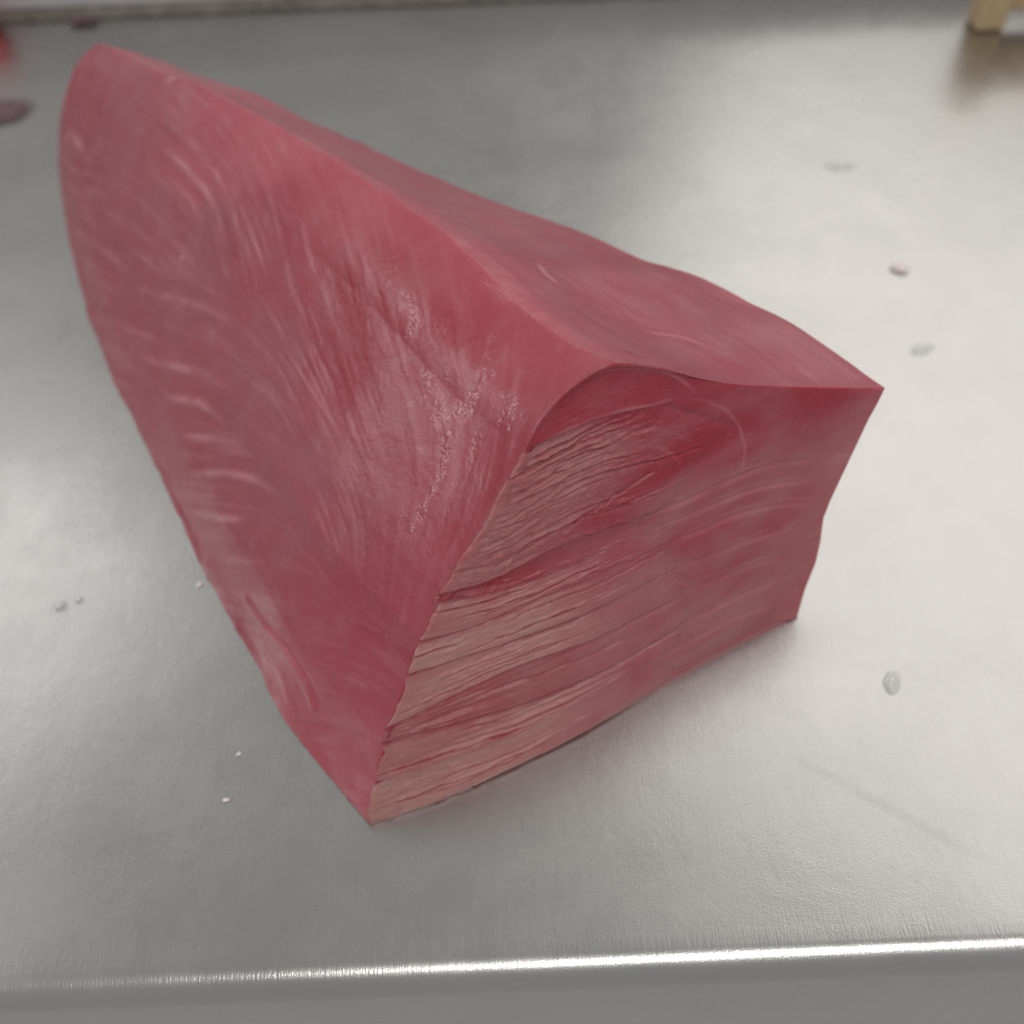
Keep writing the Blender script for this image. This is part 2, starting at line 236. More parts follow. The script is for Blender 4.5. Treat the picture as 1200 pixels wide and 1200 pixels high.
def border(nu, nv, ku, kv):
    i = np.arange(nu)[:, None]
    j = np.arange(nv)[None, :]
    a = np.clip(np.minimum(i, nu - 1 - i) / ku, 0, 1)
    b = np.clip(np.minimum(j, nv - 1 - j) / kv, 0, 1)
    s = lambda x: x * x * (3 - 2 * x)
    return s(a) * s(b)


def link(name, mesh, parent=None, mat=None):
    o = bpy.data.objects.new(name, mesh)
    scene.collection.objects.link(o)
    if parent:
        o.parent = parent
    if mat:
        mesh.materials.append(mat)
    return o


def mesh_from(name, V, Fq, attrs=None, smooth=True):
    me = bpy.data.meshes.new(name)
    me.from_pydata(np.asarray(V).tolist(), [], np.asarray(Fq).tolist() if not isinstance(Fq, list) else Fq)
    if attrs:
        for k, a in attrs.items():
            at = me.attributes.new(k, 'FLOAT', 'POINT')
            at.data.foreach_set('value', np.ascontiguousarray(a, dtype=np.float32))
    if smooth:
        me.polygons.foreach_set('use_smooth', [True] * len(me.polygons))
    me.update()
    return me


def tag(o, label=None, cat=None, group=None, kind=None):
    if label: o['label'] = label
    if cat: o['category'] = cat
    if group: o['group'] = group
    if kind: o['kind'] = kind
    return o


class Mat:
    def __init__(self, name):
        self.m = bpy.data.materials.new(name)
        self.m.use_nodes = True
        self.t = self.m.node_tree
        self.b = self.t.nodes['Principled BSDF']
        self.co = self.n('ShaderNodeTexCoord').outputs['Object']

    def n(self, typ, **kw):
        x = self.t.nodes.new(typ)
        for k, v in kw.items():
            setattr(x, k, v)
        return x

    def put(self, sock, v):
        if hasattr(v, 'is_output'):
            self.t.links.new(v, sock)
        else:
            sock.default_value = v

    def set(self, name, v):
        self.put(self.b.inputs[name], v)

    def attr(self, name):
        return self.n('ShaderNodeAttribute', attribute_name=name).outputs['Fac']

    def math(self, op, a, b=0.0, c=0.0, clamp=False):
        x = self.n('ShaderNodeMath', operation=op, use_clamp=clamp)
        self.put(x.inputs[0], a); self.put(x.inputs[1], b); self.put(x.inputs[2], c)
        return x.outputs[0]

    def mix(self, f, a, b, blend='MIX'):
        x = self.n('ShaderNodeMix', data_type='RGBA', blend_type=blend)
        self.put(x.inputs[0], f)
        self.put(x.inputs[6], a if hasattr(a, 'is_output') else tuple(a) + (1,))
        self.put(x.inputs[7], b if hasattr(b, 'is_output') else tuple(b) + (1,))
        return x.outputs[2]

    def scaled(self, s, loc=(0, 0, 0), rot=(0, 0, 0)):
        x = self.n('ShaderNodeMapping')
        self.put(x.inputs['Vector'], self.co)
        x.inputs['Scale'].default_value = s
        x.inputs['Location'].default_value = loc
        x.inputs['Rotation'].default_value = rot
        return x.outputs[0]

    def noise(self, scale, detail=3.0, rough=.55, vec=None, dist=0.0):
        x = self.n('ShaderNodeTexNoise')
        self.put(x.inputs['Vector'], vec if vec is not None else self.co)
        x.inputs['Scale'].default_value = scale
        x.inputs['Detail'].default_value = detail
        x.inputs['Roughness'].default_value = rough
        x.inputs['Distortion'].default_value = dist
        return x.outputs['Fac']

    def rng(self, v, a, b, c, d, smooth=False):
        x = self.n('ShaderNodeMapRange')
        if smooth:
            x.interpolation_type = 'SMOOTHSTEP'
        self.put(x.inputs['Value'], v)
        for k, q in zip(('From Min', 'From Max', 'To Min', 'To Max'), (a, b, c, d)):
            self.put(x.inputs[k], q)
        return x.outputs[0]

    def bump(self, h, strength, dist, prev=None):
        x = self.n('ShaderNodeBump')
        self.put(x.inputs['Height'], h)
        self.put(x.inputs['Strength'], strength)
        x.inputs['Distance'].default_value = dist
        if prev is not None:
            self.put(x.inputs['Normal'], prev)
        return x.outputs[0]


# ------------------------------------------------------------------ materials
def make_flesh():
    m = Mat('tuna_flesh')
    red, mauve, pale, fat, wet, fray, pink = [m.attr(k) for k in ('red', 'mauve', 'pale', 'fat', 'wet', 'fray', 'pink')]
    n1 = m.noise(60, 4)
    n2 = m.noise(420, 4, .6)
    n3 = m.noise(1500, 3, .6)
    c = m.mix(m.math('MULTIPLY', red, .95, clamp=True), (.41, .047, .078), (.34, .013, .032))
    c = m.mix(m.math('MULTIPLY', m.math('ADD', mauve, m.rng(n1, .3, .7, -.15, .15)), .8, clamp=True), c, (.34, .078, .118))
    c = m.mix(m.math('MULTIPLY', pink, .8, clamp=True), c, (.56, .145, .175))
    c = m.mix(m.math('MULTIPLY', m.math('ADD', pale, m.rng(n1, .3, .7, -.1, .12)), .85, clamp=True), c, (.48, .270, .240))
    c = m.mix(m.math('MULTIPLY', fat, .66, clamp=True), c, (.66, .31, .35))
    c = m.mix(m.rng(n2, .35, .7, 0, .07), c, (.60, .22, .25))
    c = m.mix(m.math('MULTIPLY', m.rng(n2, .5, .25, 0, .35), fray, clamp=True), c, (.30, .06, .06))
    gr = m.noise(2600, 2, .7)
    c = m.mix(1.0, c, m.mix(m.rng(gr, .25, .75, 0, 1), (.84, .84, .84), (1, 1, 1)), 'MULTIPLY')
    m.set('Base Color', c)
    m.set('Roughness', m.rng(n2, .3, .7, .33, .48))
    m.set('IOR', 1.40)
    m.set('Specular IOR Level', .6)
    m.b.subsurface_method = 'RANDOM_WALK'
    m.set('Subsurface Weight', .5)
    m.set('Subsurface Radius', (1.0, .28, .22))
    m.set('Subsurface Scale', .006)
    m.set('Coat Weight', m.math('ADD', m.math('MULTIPLY', wet, 1.0), .30, clamp=True))
    m.set('Coat Roughness', m.rng(wet, 0, .6, .20, .07))
    b = m.bump(n2, .22, .0010)
    b = m.bump(n3, m.math('ADD', m.math('MULTIPLY', fray, .55), .14, clamp=True), .0006, b)
    nw = m.noise(620, 2, .5)
    b = m.bump(nw, m.math('MULTIPLY', wet, .45, clamp=True), .0016, b)
    m.set('Normal', b)
    m.put(m.b.inputs['Coat Normal'], b)
    return m.m


def make_steel(wear_shadow_line=True, base=(.56, .555, .545), rough=.26):
    m = Mat('brushed_steel')
    smud = m.noise(7, 4, .55, dist=.6)
    smud2 = m.noise(26, 4, .6, dist=.4)
    brush = m.noise(1, 3, .6, vec=m.scaled((900, 45, 45)))
    blot = m.noise(1, 4, .6, vec=m.scaled((75, 34, 34)), dist=.8)
    grain = m.noise(1400, 2, .7)
    c = m.mix(m.rng(smud, .35, .68, 0, 1), tuple(.90 * x for x in base), base)
    c = m.mix(m.rng(smud2, .35, .7, .14, 0), c, (.52, .52, .50))
    c = m.mix(m.rng(grain, .3, .7, 0, .13), c, (.45, .45, .45))
    m.set('Base Color', c)
    m.set('Metallic', 1.0)
    r = m.math('ADD', m.rng(smud, .3, .7, rough - .03, rough + .05), m.rng(smud2, .3, .7, -.03, .04))
    r = m.math('ADD', r, m.rng(brush, .3, .7, -.014, .014))
    m.set('Roughness', r)
    s1 = m.noise(1, 2, .5, vec=m.scaled((14, 1100, 14), rot=(0, 0, .5)))
    s2 = m.noise(1, 2, .5, vec=m.scaled((18, 1300, 18), (3, 1, 0), (0, 0, -.9)))
    scr = m.math('ADD', m.rng(s1, .68, .76, 0, 1), m.rng(s2, .69, .77, 0, 1))
    b = m.bump(scr, .035, .0004)
    b = m.bump(smud2, .05, .003, b)
    b = m.bump(blot, .03, .0014, b)
    b = m.bump(brush, .03, .0004, b)
    b = m.bump(grain, .12, .0004, b)
    if wear_shadow_line:
        sp_ = m.n('ShaderNodeSeparateXYZ')
        m.put(sp_.inputs[0], m.co)
        hair = m.noise(1, 3, .65, vec=m.scaled((1300, 90, 90)))
        b = m.bump(hair, m.math('MULTIPLY', m.rng(sp_.outputs[1], .121, .130, 1, 0), .13), .0008, b)
        # shadow edge off the loin's front right corner, shaped as a shallow crease
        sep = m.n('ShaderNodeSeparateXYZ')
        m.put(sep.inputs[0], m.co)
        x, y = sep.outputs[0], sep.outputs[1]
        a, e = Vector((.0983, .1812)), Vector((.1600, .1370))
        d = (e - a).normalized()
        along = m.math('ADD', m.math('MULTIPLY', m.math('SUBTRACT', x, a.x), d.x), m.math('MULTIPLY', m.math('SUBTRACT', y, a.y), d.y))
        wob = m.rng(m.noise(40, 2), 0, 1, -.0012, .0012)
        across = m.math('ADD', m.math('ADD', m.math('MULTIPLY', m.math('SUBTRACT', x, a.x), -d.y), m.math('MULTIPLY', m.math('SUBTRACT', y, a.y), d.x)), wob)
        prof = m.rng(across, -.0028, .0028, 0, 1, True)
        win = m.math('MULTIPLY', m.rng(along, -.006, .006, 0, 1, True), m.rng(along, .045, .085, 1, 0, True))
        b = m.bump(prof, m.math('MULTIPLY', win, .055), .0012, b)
    m.set('Normal', b)
    return m.m


def simple(name, col, rough=.5, var=.15, scale=60, bump=.1, bdist=.001, sss=0.0, **kw):
    m = Mat(name)
    n = m.noise(scale, 4)
    m.set('Base Color', m.mix(m.rng(n, .3, .7, 0, 1), tuple(x * (1 - var) for x in col), tuple(min(1, x * (1 + var)) for x in col)))
    m.set('Roughness', rough)
    if sss:
        m.set('Subsurface Weight', sss)
        m.set('Subsurface Radius', (1, .5, .4))
        m.set('Subsurface Scale', .002)
    for k, v in kw.items():
        m.set(k.replace('_', ' '), v)
    m.set('Normal', m.bump(n, bump, bdist))
    return m.m


def make_wood():
    m = Mat('pale_wood')
    g = m.noise(1, 4, .6, vec=m.scaled((300, 300, 18)), dist=.3)
    m.set('Base Color', m.mix(m.rng(g, .3, .7, 0, 1), (.40, .29, .16), (.52, .40, .25)))
    m.set('Roughness', .6)
    m.set('Normal', m.bump(g, .2, .001))
    return m.m


FLESH = make_flesh()
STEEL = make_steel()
STEEL_BACK = simple('pale_wall_panel', (.50, .49, .51), .4, .05, 20, .05)
SEALANT = simple('grimy_sealant', (.16, .145, .125), .7, .3, 90)
RED_PLASTIC = simple('red_plastic', (.72, .06, .07), .35, .06, 30)
WOOD = make_wood()
FLECK = simple('pale_fat_scrap', (.78, .70, .69), .4, .08, 400, .2, .0006, sss=.3)


def film(name, col, rough, amount, glossy):
    """thin liquid film: clear towards its rim, glossy"""
    m = Mat(name)
    gen = m.n('ShaderNodeTexCoord').outputs['Generated']
    sep = m.n('ShaderNodeSeparateXYZ'); m.put(sep.inputs[0], gen)
    dx = m.math('SUBTRACT', sep.outputs[0], .5); dy = m.math('SUBTRACT', sep.outputs[1], .5)
    rad = m.math('SQRT', m.math('ADD', m.math('MULTIPLY', dx, dx), m.math('MULTIPLY', dy, dy)))
    rad = m.math('ADD', rad, m.rng(m.noise(90, 3), .3, .7, -.05, .05))
    fac = m.math('MULTIPLY', m.rng(rad, .12, .5, 1, 0, True), amount)
    m.set('Base Color', col + (1,)); m.set('Roughness', rough)
    tr = m.n('ShaderNodeBsdfTransparent')
    gl = m.n('ShaderNodeBsdfGlossy'); gl.inputs['Roughness'].default_value = .12
    mx = m.n('ShaderNodeMixShader'); m.put(mx.inputs[0], fac)
    m.t.links.new(tr.outputs[0], mx.inputs[1]); m.t.links.new(m.b.outputs[0], mx.inputs[2])
    mx2 = m.n('ShaderNodeMixShader'); mx2.inputs[0].default_value = glossy
    m.t.links.new(mx.outputs[0], mx2.inputs[1]); m.t.links.new(gl.outputs[0], mx2.inputs[2])
    out = m.t.nodes['Material Output']
    m.t.links.new(mx2.outputs[0], out.inputs['Surface'])
    return m.m


JUICE_REFLECTION = film('juice_reflection_film', (.16, .085, .10), .40, .85, .03)  # for the joint smear and for a reflection put in as tinted film
WATER = film('water_film', (.50, .50, .50), .25, .12, .14)

# ------------------------------------------------------------------ worktop (setting)
def sweep(name, prof, x0, x1, mat, parent=None, nx=24):
    prof = np.array(prof, float)
    k = len(prof)
    V = []
    xs = np.linspace(x0, x1, nx)
    for x in xs:
        V += [(x, p[0], p[1]) for p in prof]
    Fq = []
    for i in range(nx - 1):
        for j in range(k):
            a, b = i * k + j, i * k + (j + 1) % k
            Fq.append((a, b, b + k, a + k))
    Fq.append(tuple(range(k)))
    Fq.append(tuple(range((nx - 1) * k, nx * k))[::-1])
    me = mesh_from(name, V, Fq)
    o = link(name, me, parent, mat)
    md = o.modifiers.new('split', 'EDGE_SPLIT')
    md.split_angle = math.radians(35)
    return o


r = .0095
yf = .1085
outer = [(.7755, 0.0), (.60, 0.0), (.40, 0.0), (.25, 0.0), (yf + r + .004, 0.0)]
outer += [(yf + r - r * math.sin(a), -r + r * math.cos(a)) for a in np.linspace(0, math.pi / 2, 13)]
outer += [(yf, -.02), (yf, -.135), (yf + .0015, -.14)]
inner = [(yf + .012, -.14), (yf + .012, -.13), (yf + .0015, -.13), (yf + .0015, -r), (yf + r, -.0015), (.7755, -.0015)]
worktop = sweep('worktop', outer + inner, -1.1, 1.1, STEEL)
tag(worktop, 'brushed stainless steel worktop with rolled front edge', kind='structure')
sweep('upstand', [(.7785, .002), (.7785, .045), (.7900, .045), (.7900, -.03), (.7785, -.03)], -1.1, 1.1, STEEL_BACK, worktop)
bead = [(.7695, .0003)] + [(.7785 - .009 * math.cos(a), .0003 + .005 * math.sin(a)) for a in np.linspace(.2, math.pi / 2, 6)] + [(.7784, .0003)]
sweep('sealant_bead', bead, -1.1, 1.1, SEALANT, worktop, nx=60)

# ------------------------------------------------------------------ tuna loin
ROWS = (22, 20, 10, 28, 18, 22, 8, 84, 30, 28)   # rows between neighbouring guide curves of the end section
NU, NV = 600, sum(ROWS) + 1   # along the loin, along an end section
tuna = bpy.data.objects.new('tuna_loin', None)
scene.collection.objects.link(tuna)
tuna.empty_display_size = .05
base = Vector((-.054, .163, 0))
tuna.location = base
tag(tuna, 'thick wedge of raw red tuna loin lying on the steel worktop', 'tuna')
B0 = np.array(base)

SE = [np.array(s) for s in SEAMS]
n_face = np.cross(SE[0][-1] - SE[0][0], SE[9][5] - SE[0][0])
n_face /= np.linalg.norm(n_face)
if n_face[1] > 0:
    n_face = -n_face
RSTART = np.r_[0, np.cumsum(ROWS)]
NW = 220                                       # columns across the end section
GR = np.array([resamp(s, NW) for s in SE])    # guide curves (11, NW, 3)


def loft(k, t):
    """point rows between guide curve k and k+1; t (m,) -> (NW, m, 3)"""
    if k >= 8:                                  # the top wedge is smooth across its middle guide
        s = (t + (k - 8))[None, :, None]
        return GR[8][:, None] * ((s - 1) * (s - 2) / 2) + GR[9][:, None] * (-s * (s - 2)) + GR[10][:, None] * (s * (s - 1) / 2)
    return GR[k][:, None] * (1 - t)[None, :, None] + GR[k + 1][:, None] * t[None, :, None]


front = np.concatenate([loft(k, np.linspace(0, 1, ROWS[k] + 1)[:-1]) for k in range(len(SE) - 1)] + [GR[-1][:, None]], axis=1)   # (NW, NV, 3)
AB, DC = front[0], front[-1]
c_con, c_rid, c_far = resamp(CONTACT, NU), resamp(RIDGE, NU), resamp(FAR_EDGE, NU)
c_tip = resamp(TIP_EDGE, NV)
JIT = {}
for cv, am, sd in ((c_con, .0016, 201), (c_rid, .0026, 203), (c_far, .0008, 205)):
    wn = np.clip(np.minimum(np.arange(NU), NU - 1 - np.arange(NU)) / 12, 0, 1)[:, None]
    nz = np.stack([fbm(cv * 70, sd + 10 * q) + .5 * fbm(cv * 190, sd + 10 * q + 4) - .75 for q in range(3)], -1)
    JIT[sd] = am * nz * wn * np.array((1, 1, 0 if sd == 201 else 1))
# outer tip edge and the hidden contact line of the far side
tip2 = np.array([np.array(FAR_EDGE[-1]) + np.array((-.012 * s, -.004 * s, -.066 * s)) for s in np.linspace(1, 0, NV)])
hid = c_far.copy()
hid[:, 2] = 0
w = np.linspace(0, 1, NU)[:, None]
hid = hid + (np.array(SE[0][-1]) - hid[0]) * (1 - w)**2 + np.array((-.012, -.012, 0)) * np.sin(w * np.pi)
hid[-1] = tip2[0]; hid[0] = SE[0][-1]



def ragged_patch(G, j0, j1, reach=.07):
    """uneven edges that die out inside the patch"""
    v = np.linspace(0, 1, G.shape[1])[None, :, None]
    dec = lambda x: np.clip(1 - x / reach, 0, 1)**2
    return G + j0[:, None] * dec(v) + j1[:, None] * dec(1 - v)


side = ragged_patch(coons(c_con, c_rid, AB, c_tip), JIT[201], JIT[203])
nw_top = front[:, -1]
top = ragged_patch(coons(c_rid, c_far, nw_top, np.linspace(c_rid[-1], c_far[-1], NW)), JIT[203], JIT[205], .2)
back = ragged_patch(coons(hid, c_far, DC, tip2), 0 * JIT[205], JIT[205])
fbody = front.copy()
uu = np.linspace(0, 1, NW)
sstep = lambda x: np.clip(x, 0, 1)**2 * (3 - 2 * np.clip(x, 0, 1))
nflat = np.array((n_face[0], n_face[1], 0)); nflat /= np.linalg.norm(nflat)
jrow = np.clip(1 - np.arange(NV) / 16, 0, 1)
fbody -= nflat * (.0034 * (sstep((uu - .06) / .12) * sstep((1 - uu) / .08))[:, None] * jrow[None])[..., None]
bottom = coons(c_con, hid, fbody[:, 0], np.linspace(c_con[-1], hid[-1], NW))
bottom = ragged_patch(bottom, JIT[201], 0 * JIT[201])
tip = coons(np.linspace(c_con[-1], hid[-1], NW), np.linspace(c_rid[-1], c_far[-1], NW), c_tip, tip2)

KEYS = ('red', 'mauve', 'pale', 'fat', 'wet', 'fray', 'pink')


def blank(n):
    return {k: np.zeros(n) for k in KEYS}


def tint(X, pts, sig=.03):
    P = np.array([p[:3] for p in pts]); Q = np.array([p[3:6] for p in pts])
    acc = np.zeros((len(X), 3)); ws = np.zeros(len(X)) + 1e-9
    for p, q in zip(P, Q):
        g = np.exp(-((X - p)**2).sum(1) / (2 * sig * sig))
        acc += g[:, None] * q; ws += g
    return acc / ws[:, None]


verts, faces, att, edgew = [], [], {k: [] for k in KEYS}, []


def add(G, A, flip=False):
    off = sum(len(v) for v in verts)
    nu, nv = G.shape[:2]
    verts.append(G.reshape(-1, 3))
    faces.append(grid_faces(nu, nv, off, flip))
    for k in KEYS:
        att[k].append(A[k])
    i = np.arange(nu)[:, None]; j = np.arange(nv)[None]
    d = np.minimum(np.minimum(i, nu - 1 - i), np.minimum(j, nv - 1 - j))
    edgew.append(np.clip(1.15 - d / 6.0, 0, 1).ravel() + np.zeros(nu * nv))


# side face: smooth knife cut with curved bands of muscle and pale connective tissue
X = side.reshape(-1, 3)
a_side = blank(len(X))
Xw = X + .012 * (np.stack([fbm(X * 45, 31), fbm(X * 45, 33), fbm(X * 45, 35)], -1) - .5)
tn = tint(Xw, SIDE_TINT, .014)
a_side['red'], a_side['mauve'], a_side['pink'] = tn[:, 0], tn[:, 1], tn[:, 2] * .8
a_side['fat'] = 1.0 * lines_attr(X, SIDE_LINES, .0002, wide=1.4)  # wet glint lines near the front edge are set in as pale colour too
# secondary banding: a smooth field whose level lines follow the drawn lines, one per family of muscle segments
ex = np.array(RIDGE[-1]) - np.array(RIDGE[0]); ex /= np.linalg.norm(ex)
ez = np.array((0, 0, 1.0)) - ex * ex[2]; ez /= np.linalg.norm(ez)
ctr0 = X.mean(0)


nm = np.cross(c_con[NU // 2] - c_rid[0], c_rid[NU // 2] - c_rid[0]); nm /= np.linalg.norm(nm)
ez = np.cross(nm, ex); ez /= np.linalg.norm(ez)
flat2 = lambda P: np.stack([(np.atleast_2d(P) - ctr0) @ ex, (np.atleast_2d(P) - ctr0) @ ez], -1)
XP = flat2(X)
sp, st = [], []
for k in [q for q in range(len(SIDE_LINES)) if q not in (27, 33, 36, 37, 38)]:
    q = flat2(resamp(SIDE_LINES[k][2], 6))
    tg = q[1:] - q[:-1]
    sp.append((q[1:] + q[:-1]) / 2)
    st.append(tg / np.maximum(np.linalg.norm(tg, axis=1, keepdims=True), 1e-9))
sp, st = np.concatenate(sp), np.concatenate(st)
txx, txy, tyy = np.zeros(len(X)), np.zeros(len(X)), np.zeros(len(X))
for p, t in zip(sp, st):
    wgt = 1.0 / (((XP - p)**2).sum(1) + 2e-5)**2
    txx += wgt * t[0] * t[0]; txy += wgt * t[0] * t[1]; tyy += wgt * t[1] * t[1]
ang = .5 * np.arctan2(2 * txy, txx - tyy)
D2 = np.stack([np.cos(ang), np.sin(ang)], -1).reshape(NU, NV, 2)
PG = XP.reshape(NU, NV, 2)
Pu, Pv = np.gradient(PG, axis=0), np.gradient(PG, axis=1)
det = Pu[..., 0] * Pv[..., 1] - Pu[..., 1] * Pv[..., 0]
det = np.where(np.abs(det) < 1e-10, 1e-10, det)
DU = (D2[..., 0] * Pv[..., 1] - D2[..., 1] * Pv[..., 0]) / det      # grid steps per metre along the fibre
DV = (Pu[..., 0] * D2[..., 1] - Pu[..., 1] * D2[..., 0]) / det


def smear(noise, nst, step=.0007):
    """line integral of the noise along the fibre direction"""
    acc, cnt = noise.copy(), 1
    for sg in (1, -1):
        u, v = np.meshgrid(np.arange(NU, dtype=float), np.arange(NV, dtype=float), indexing='ij')
        pu, pv = None, None
        for _ in range(nst):
            iu, iv = np.clip(u.round().astype(int), 0, NU - 1), np.clip(v.round().astype(int), 0, NV - 1)
            du, dv = DU[iu, iv] * step, DV[iu, iv] * step
            s = np.full(du.shape, float(sg)) if pu is None else np.where(du * pu + dv * pv < 0, -1.0, 1.0)
            pu, pv = du * s, dv * s
            u, v = np.clip(u + pu, 0, NU - 1.001), np.clip(v + pv, 0, NV - 1.001)
            a0, b0 = u.astype(int), v.astype(int)
            fu, fv = u - a0, v - b0
            acc += noise[a0, b0] * (1 - fu) * (1 - fv) + noise[a0 + 1, b0] * fu * (1 - fv) + noise[a0, b0 + 1] * (1 - fu) * fv + noise[a0 + 1, b0 + 1] * fu * fv
            cnt += 1
    acc /= cnt
    return (acc - acc.mean()) / acc.std()


fine = smear(nval(X * 800, 401).reshape(NU, NV), 26)
mid_ = smear(nval(X * 330, 403).reshape(NU, NV), 34)
fib_ = (.55 * fine + .75 * mid_).ravel()
stripe = np.clip((fib_ - .35) * .75, 0, 1)
bandside = np.clip((-fib_ - .3) * .7, 0, 1)
patchy = np.clip(fbm(X * 32, 77) * 2.6 - .6, .25, 1)
a_side['fat'] = np.maximum(a_side['fat'], .33 * stripe * patchy)
a_side['red'] = np.clip(a_side['red'] + .6 * bandside * patchy, 0, 1)
spots = rng.choice(len(X), 45)
for q in spots:
    d = np.linalg.norm(X - X[q], axis=1)
    a_side['fat'] = np.maximum(a_side['fat'], rng.uniform(.25, .7) * np.exp(-(d / rng.uniform(.0005, .0010))**2))
for p, rr, ss in zip(SPOTS, (.0030, .0036, .0022, .0012, .0012, .0012), (.9, .9, .8, .6, .5, .6)):
    a_side['fat'] = np.maximum(a_side['fat'], ss * np.exp(-(np.linalg.norm(X + .0015 * (np.stack([fbm(X * 400, 5), fbm(X * 400, 6), fbm(X * 400, 8)], -1) - .5) - np.array(p), axis=1) / rr)**2))
wet = np.zeros(len(X))
for wdt, s, poly in SIDE_LINES[34:39]:
    wet = np.maximum(wet, np.exp(-(line_dist(X + .004 * (np.stack([fbm(X * 160, 311), fbm(X * 160, 313), fbm(X * 160, 315)], -1) - .5), poly) / .0022)**2) * np.clip(fbm(X * 230, 307) * 4 - 1.5, 0, 1))
a_side['wet'] = np.clip(wet * 1.0 + .35 * np.exp(-(line_dist(X, SE[9:11][0][:1].tolist() + AB[-30:-1:6].tolist()) / .006)**2), 0, 1)
gl0 = np.array(SIDE_LINES[35][2][2])
reg = np.exp(-(np.linalg.norm(X - gl0, axis=1) / .026)**2)
a_side['wet'] = np.maximum(a_side['wet'], reg * np.clip(fbm(X * 170, 301, 3) * 5 - 2.7, 0, 1))
N = grid_normals(side)
if N[NU // 2, NV // 2, 0] > 0:
    N = -N
disp = .0022 * (fbm(X * 30, 41, 2) - .5) + .0003 * (fbm(X * 120, 45, 3) - .5) + .00042 * a_side['fat'] - .00020 * bandside * patchy
disp += .0009 * (np.exp(-(line_dist(X, SIDE_LINES[27][2]) / .0018)**2) - np.exp(-(line_dist(X + np.array((-.0035, 0, -.001)), SIDE_LINES[27][2]) / .0018)**2))
for k in (34, 35):
    disp += .00018 * np.exp(-(line_dist(X, SIDE_LINES[k][2]) / .0022)**2) * np.clip(fbm(X * 200, 305) * 3 - 1, 0, 1)
side = side + N * (disp.reshape(NU, NV) * border(NU, NV, 10, 8))[..., None]
FLIP_SIDE = True
add(side, a_side, True)

# top: skin-side membrane, smooth and paler
X = top.reshape(-1, 3)
a_top = blank(len(X))
a_top['mauve'] = np.clip(.75 + .9 * (fbm(X * 40, 51) - .5), 0, 1)
a_top['pale'] = np.clip(.12 + .7 * (fbm(X * 28, 53) - .5), 0, .6)
a_top['red'] = np.clip(.35 + .8 * (fbm(X * 33, 55) - .5), 0, 1)
a_top['fat'] = np.clip(1.7 * lines_attr(X, TOP_LINES), 0, 1.3)
lr = np.exp(-(line_dist(X, RIDGE) / .008)**2)
a_top['pink'] = np.maximum(a_top['pale'] * 1.2, lr * .6)
a_top['pale'] *= .3
a_top['mauve'] *= 1 - .5 * lr
lf = np.exp(-(line_dist(X, GR[-1][20::20].tolist()) / .010)**2)
a_top['red'] = np.maximum(a_top['red'], .8 * lf)
N = grid_normals(top)
if N[NU // 2, NW // 2, 2] < 0:
    N = -N
streak = fbm(X @ np.array([[.74, -.68, 0], [.68, .74, 0], [0, 0, 1]]).T * np.array((30, 160, 60)), 57)
disp = .0030 * (fbm(X * 30, 59) - .5) + .0012 * (streak - .5) + .0005 * a_top['fat']
top = top + N * (disp.reshape(NU, NW) * border(NU, NW, 10, 10))[..., None]
add(top, a_top, True)

# hidden far side, tip and underside
for G, fl, sd in ((back, False, 61), (tip, True, 63), (bottom, False, 65)):
    X = G.reshape(-1, 3)
    a = blank(len(X))
    a['mauve'] = np.clip(.4 + fbm(X * 40, sd) - .5, 0, 1)
    a['red'] = np.clip(.6 + fbm(X * 30, sd + 1) - .5, 0, 1)
    add(G, a, fl)

# recessed end section behind the muscle layers
top_ = sstep((np.arange(NV) - RSTART[8] + 24) / 24.0)
cut = (.58 + .10 * np.sin(np.linspace(0, 9, NV))) * (1 - top_) + .38 * top_
rmask = sstep((uu[:, None] - cut[None] + .20) / .30)           # where the layers have merged into smooth flesh
inset = -.0030 * border(NW, NV, 14, 16) * (1 - rmask)
Xf = front.reshape(-1, 3)
lumpf = fbm(Xf * 45, 93) - .5
inset = inset + .0016 * lumpf.reshape(NW, NV) * border(NW, NV, 14, 14) * rmask
GR_SEAMS = [GR[k][::12].tolist() for k in range(1, 8)]
sd_ = np.min([line_dist(Xf, q) for q in GR_SEAMS], axis=0)
inset = inset - (.00055 * np.exp(-(sd_ / .0009)**2)).reshape(NW, NV) * rmask * np.clip((1 - uu) / .25, 0, 1)[:, None]
fr = fbody + n_face * inset[..., None]
a = blank(NW * NV)
T_all = (np.arange(NV) / (NV - 1))[None] + 0 * uu[:, None]


def right_tint(U1, X):
    f = fbm(X @ np.array([[.80, .55, .22], [-.2, .1, .97], [.5, -.8, .1]]).T * np.array((30, 110, 60)), 141)
    hgt = np.clip((X[:, 2] - .045) / .04, 0, 1)
    mv = np.clip(.75 - .45 * hgt + 1.1 * (f - .5), 0, 1)
    rd = np.clip(.25 + .50 * hgt - .7 * (f - .5), 0, 1)
    pk = np.clip(.30 * np.clip((U1 - .85) / .15, 0, 1) + .25 * np.clip(1 - X[:, 2] / .02, 0, 1) + .25 * (f - .5), 0, 1)
    return mv, rd, pk, np.clip(.34 - .3 * hgt + .5 * (f - .5), 0, 1)


U_all = (uu[:, None] + 0 * T_all).ravel()
mv, rd, pk, pl = right_tint(U_all, Xf)
rm = sstep((U_all - np.broadcast_to(cut[None], T_all.shape).ravel() + .36) / .12)
a['red'] = .9 * (1 - rm) + rd * rm
a['mauve'] = mv * rm
a['pink'] = pk * rm
a['pale'] = pl * rm
a['fat'] = (lines_attr(Xf, FRONT_LINES, .0003) * .8 + .4 * np.exp(-((sd_ - .0012) / .0008)**2) * np.clip(fbm(Xf * 80, 147) * 3 - 1.2, 0, 1)) * rm
add(fr, a, False)

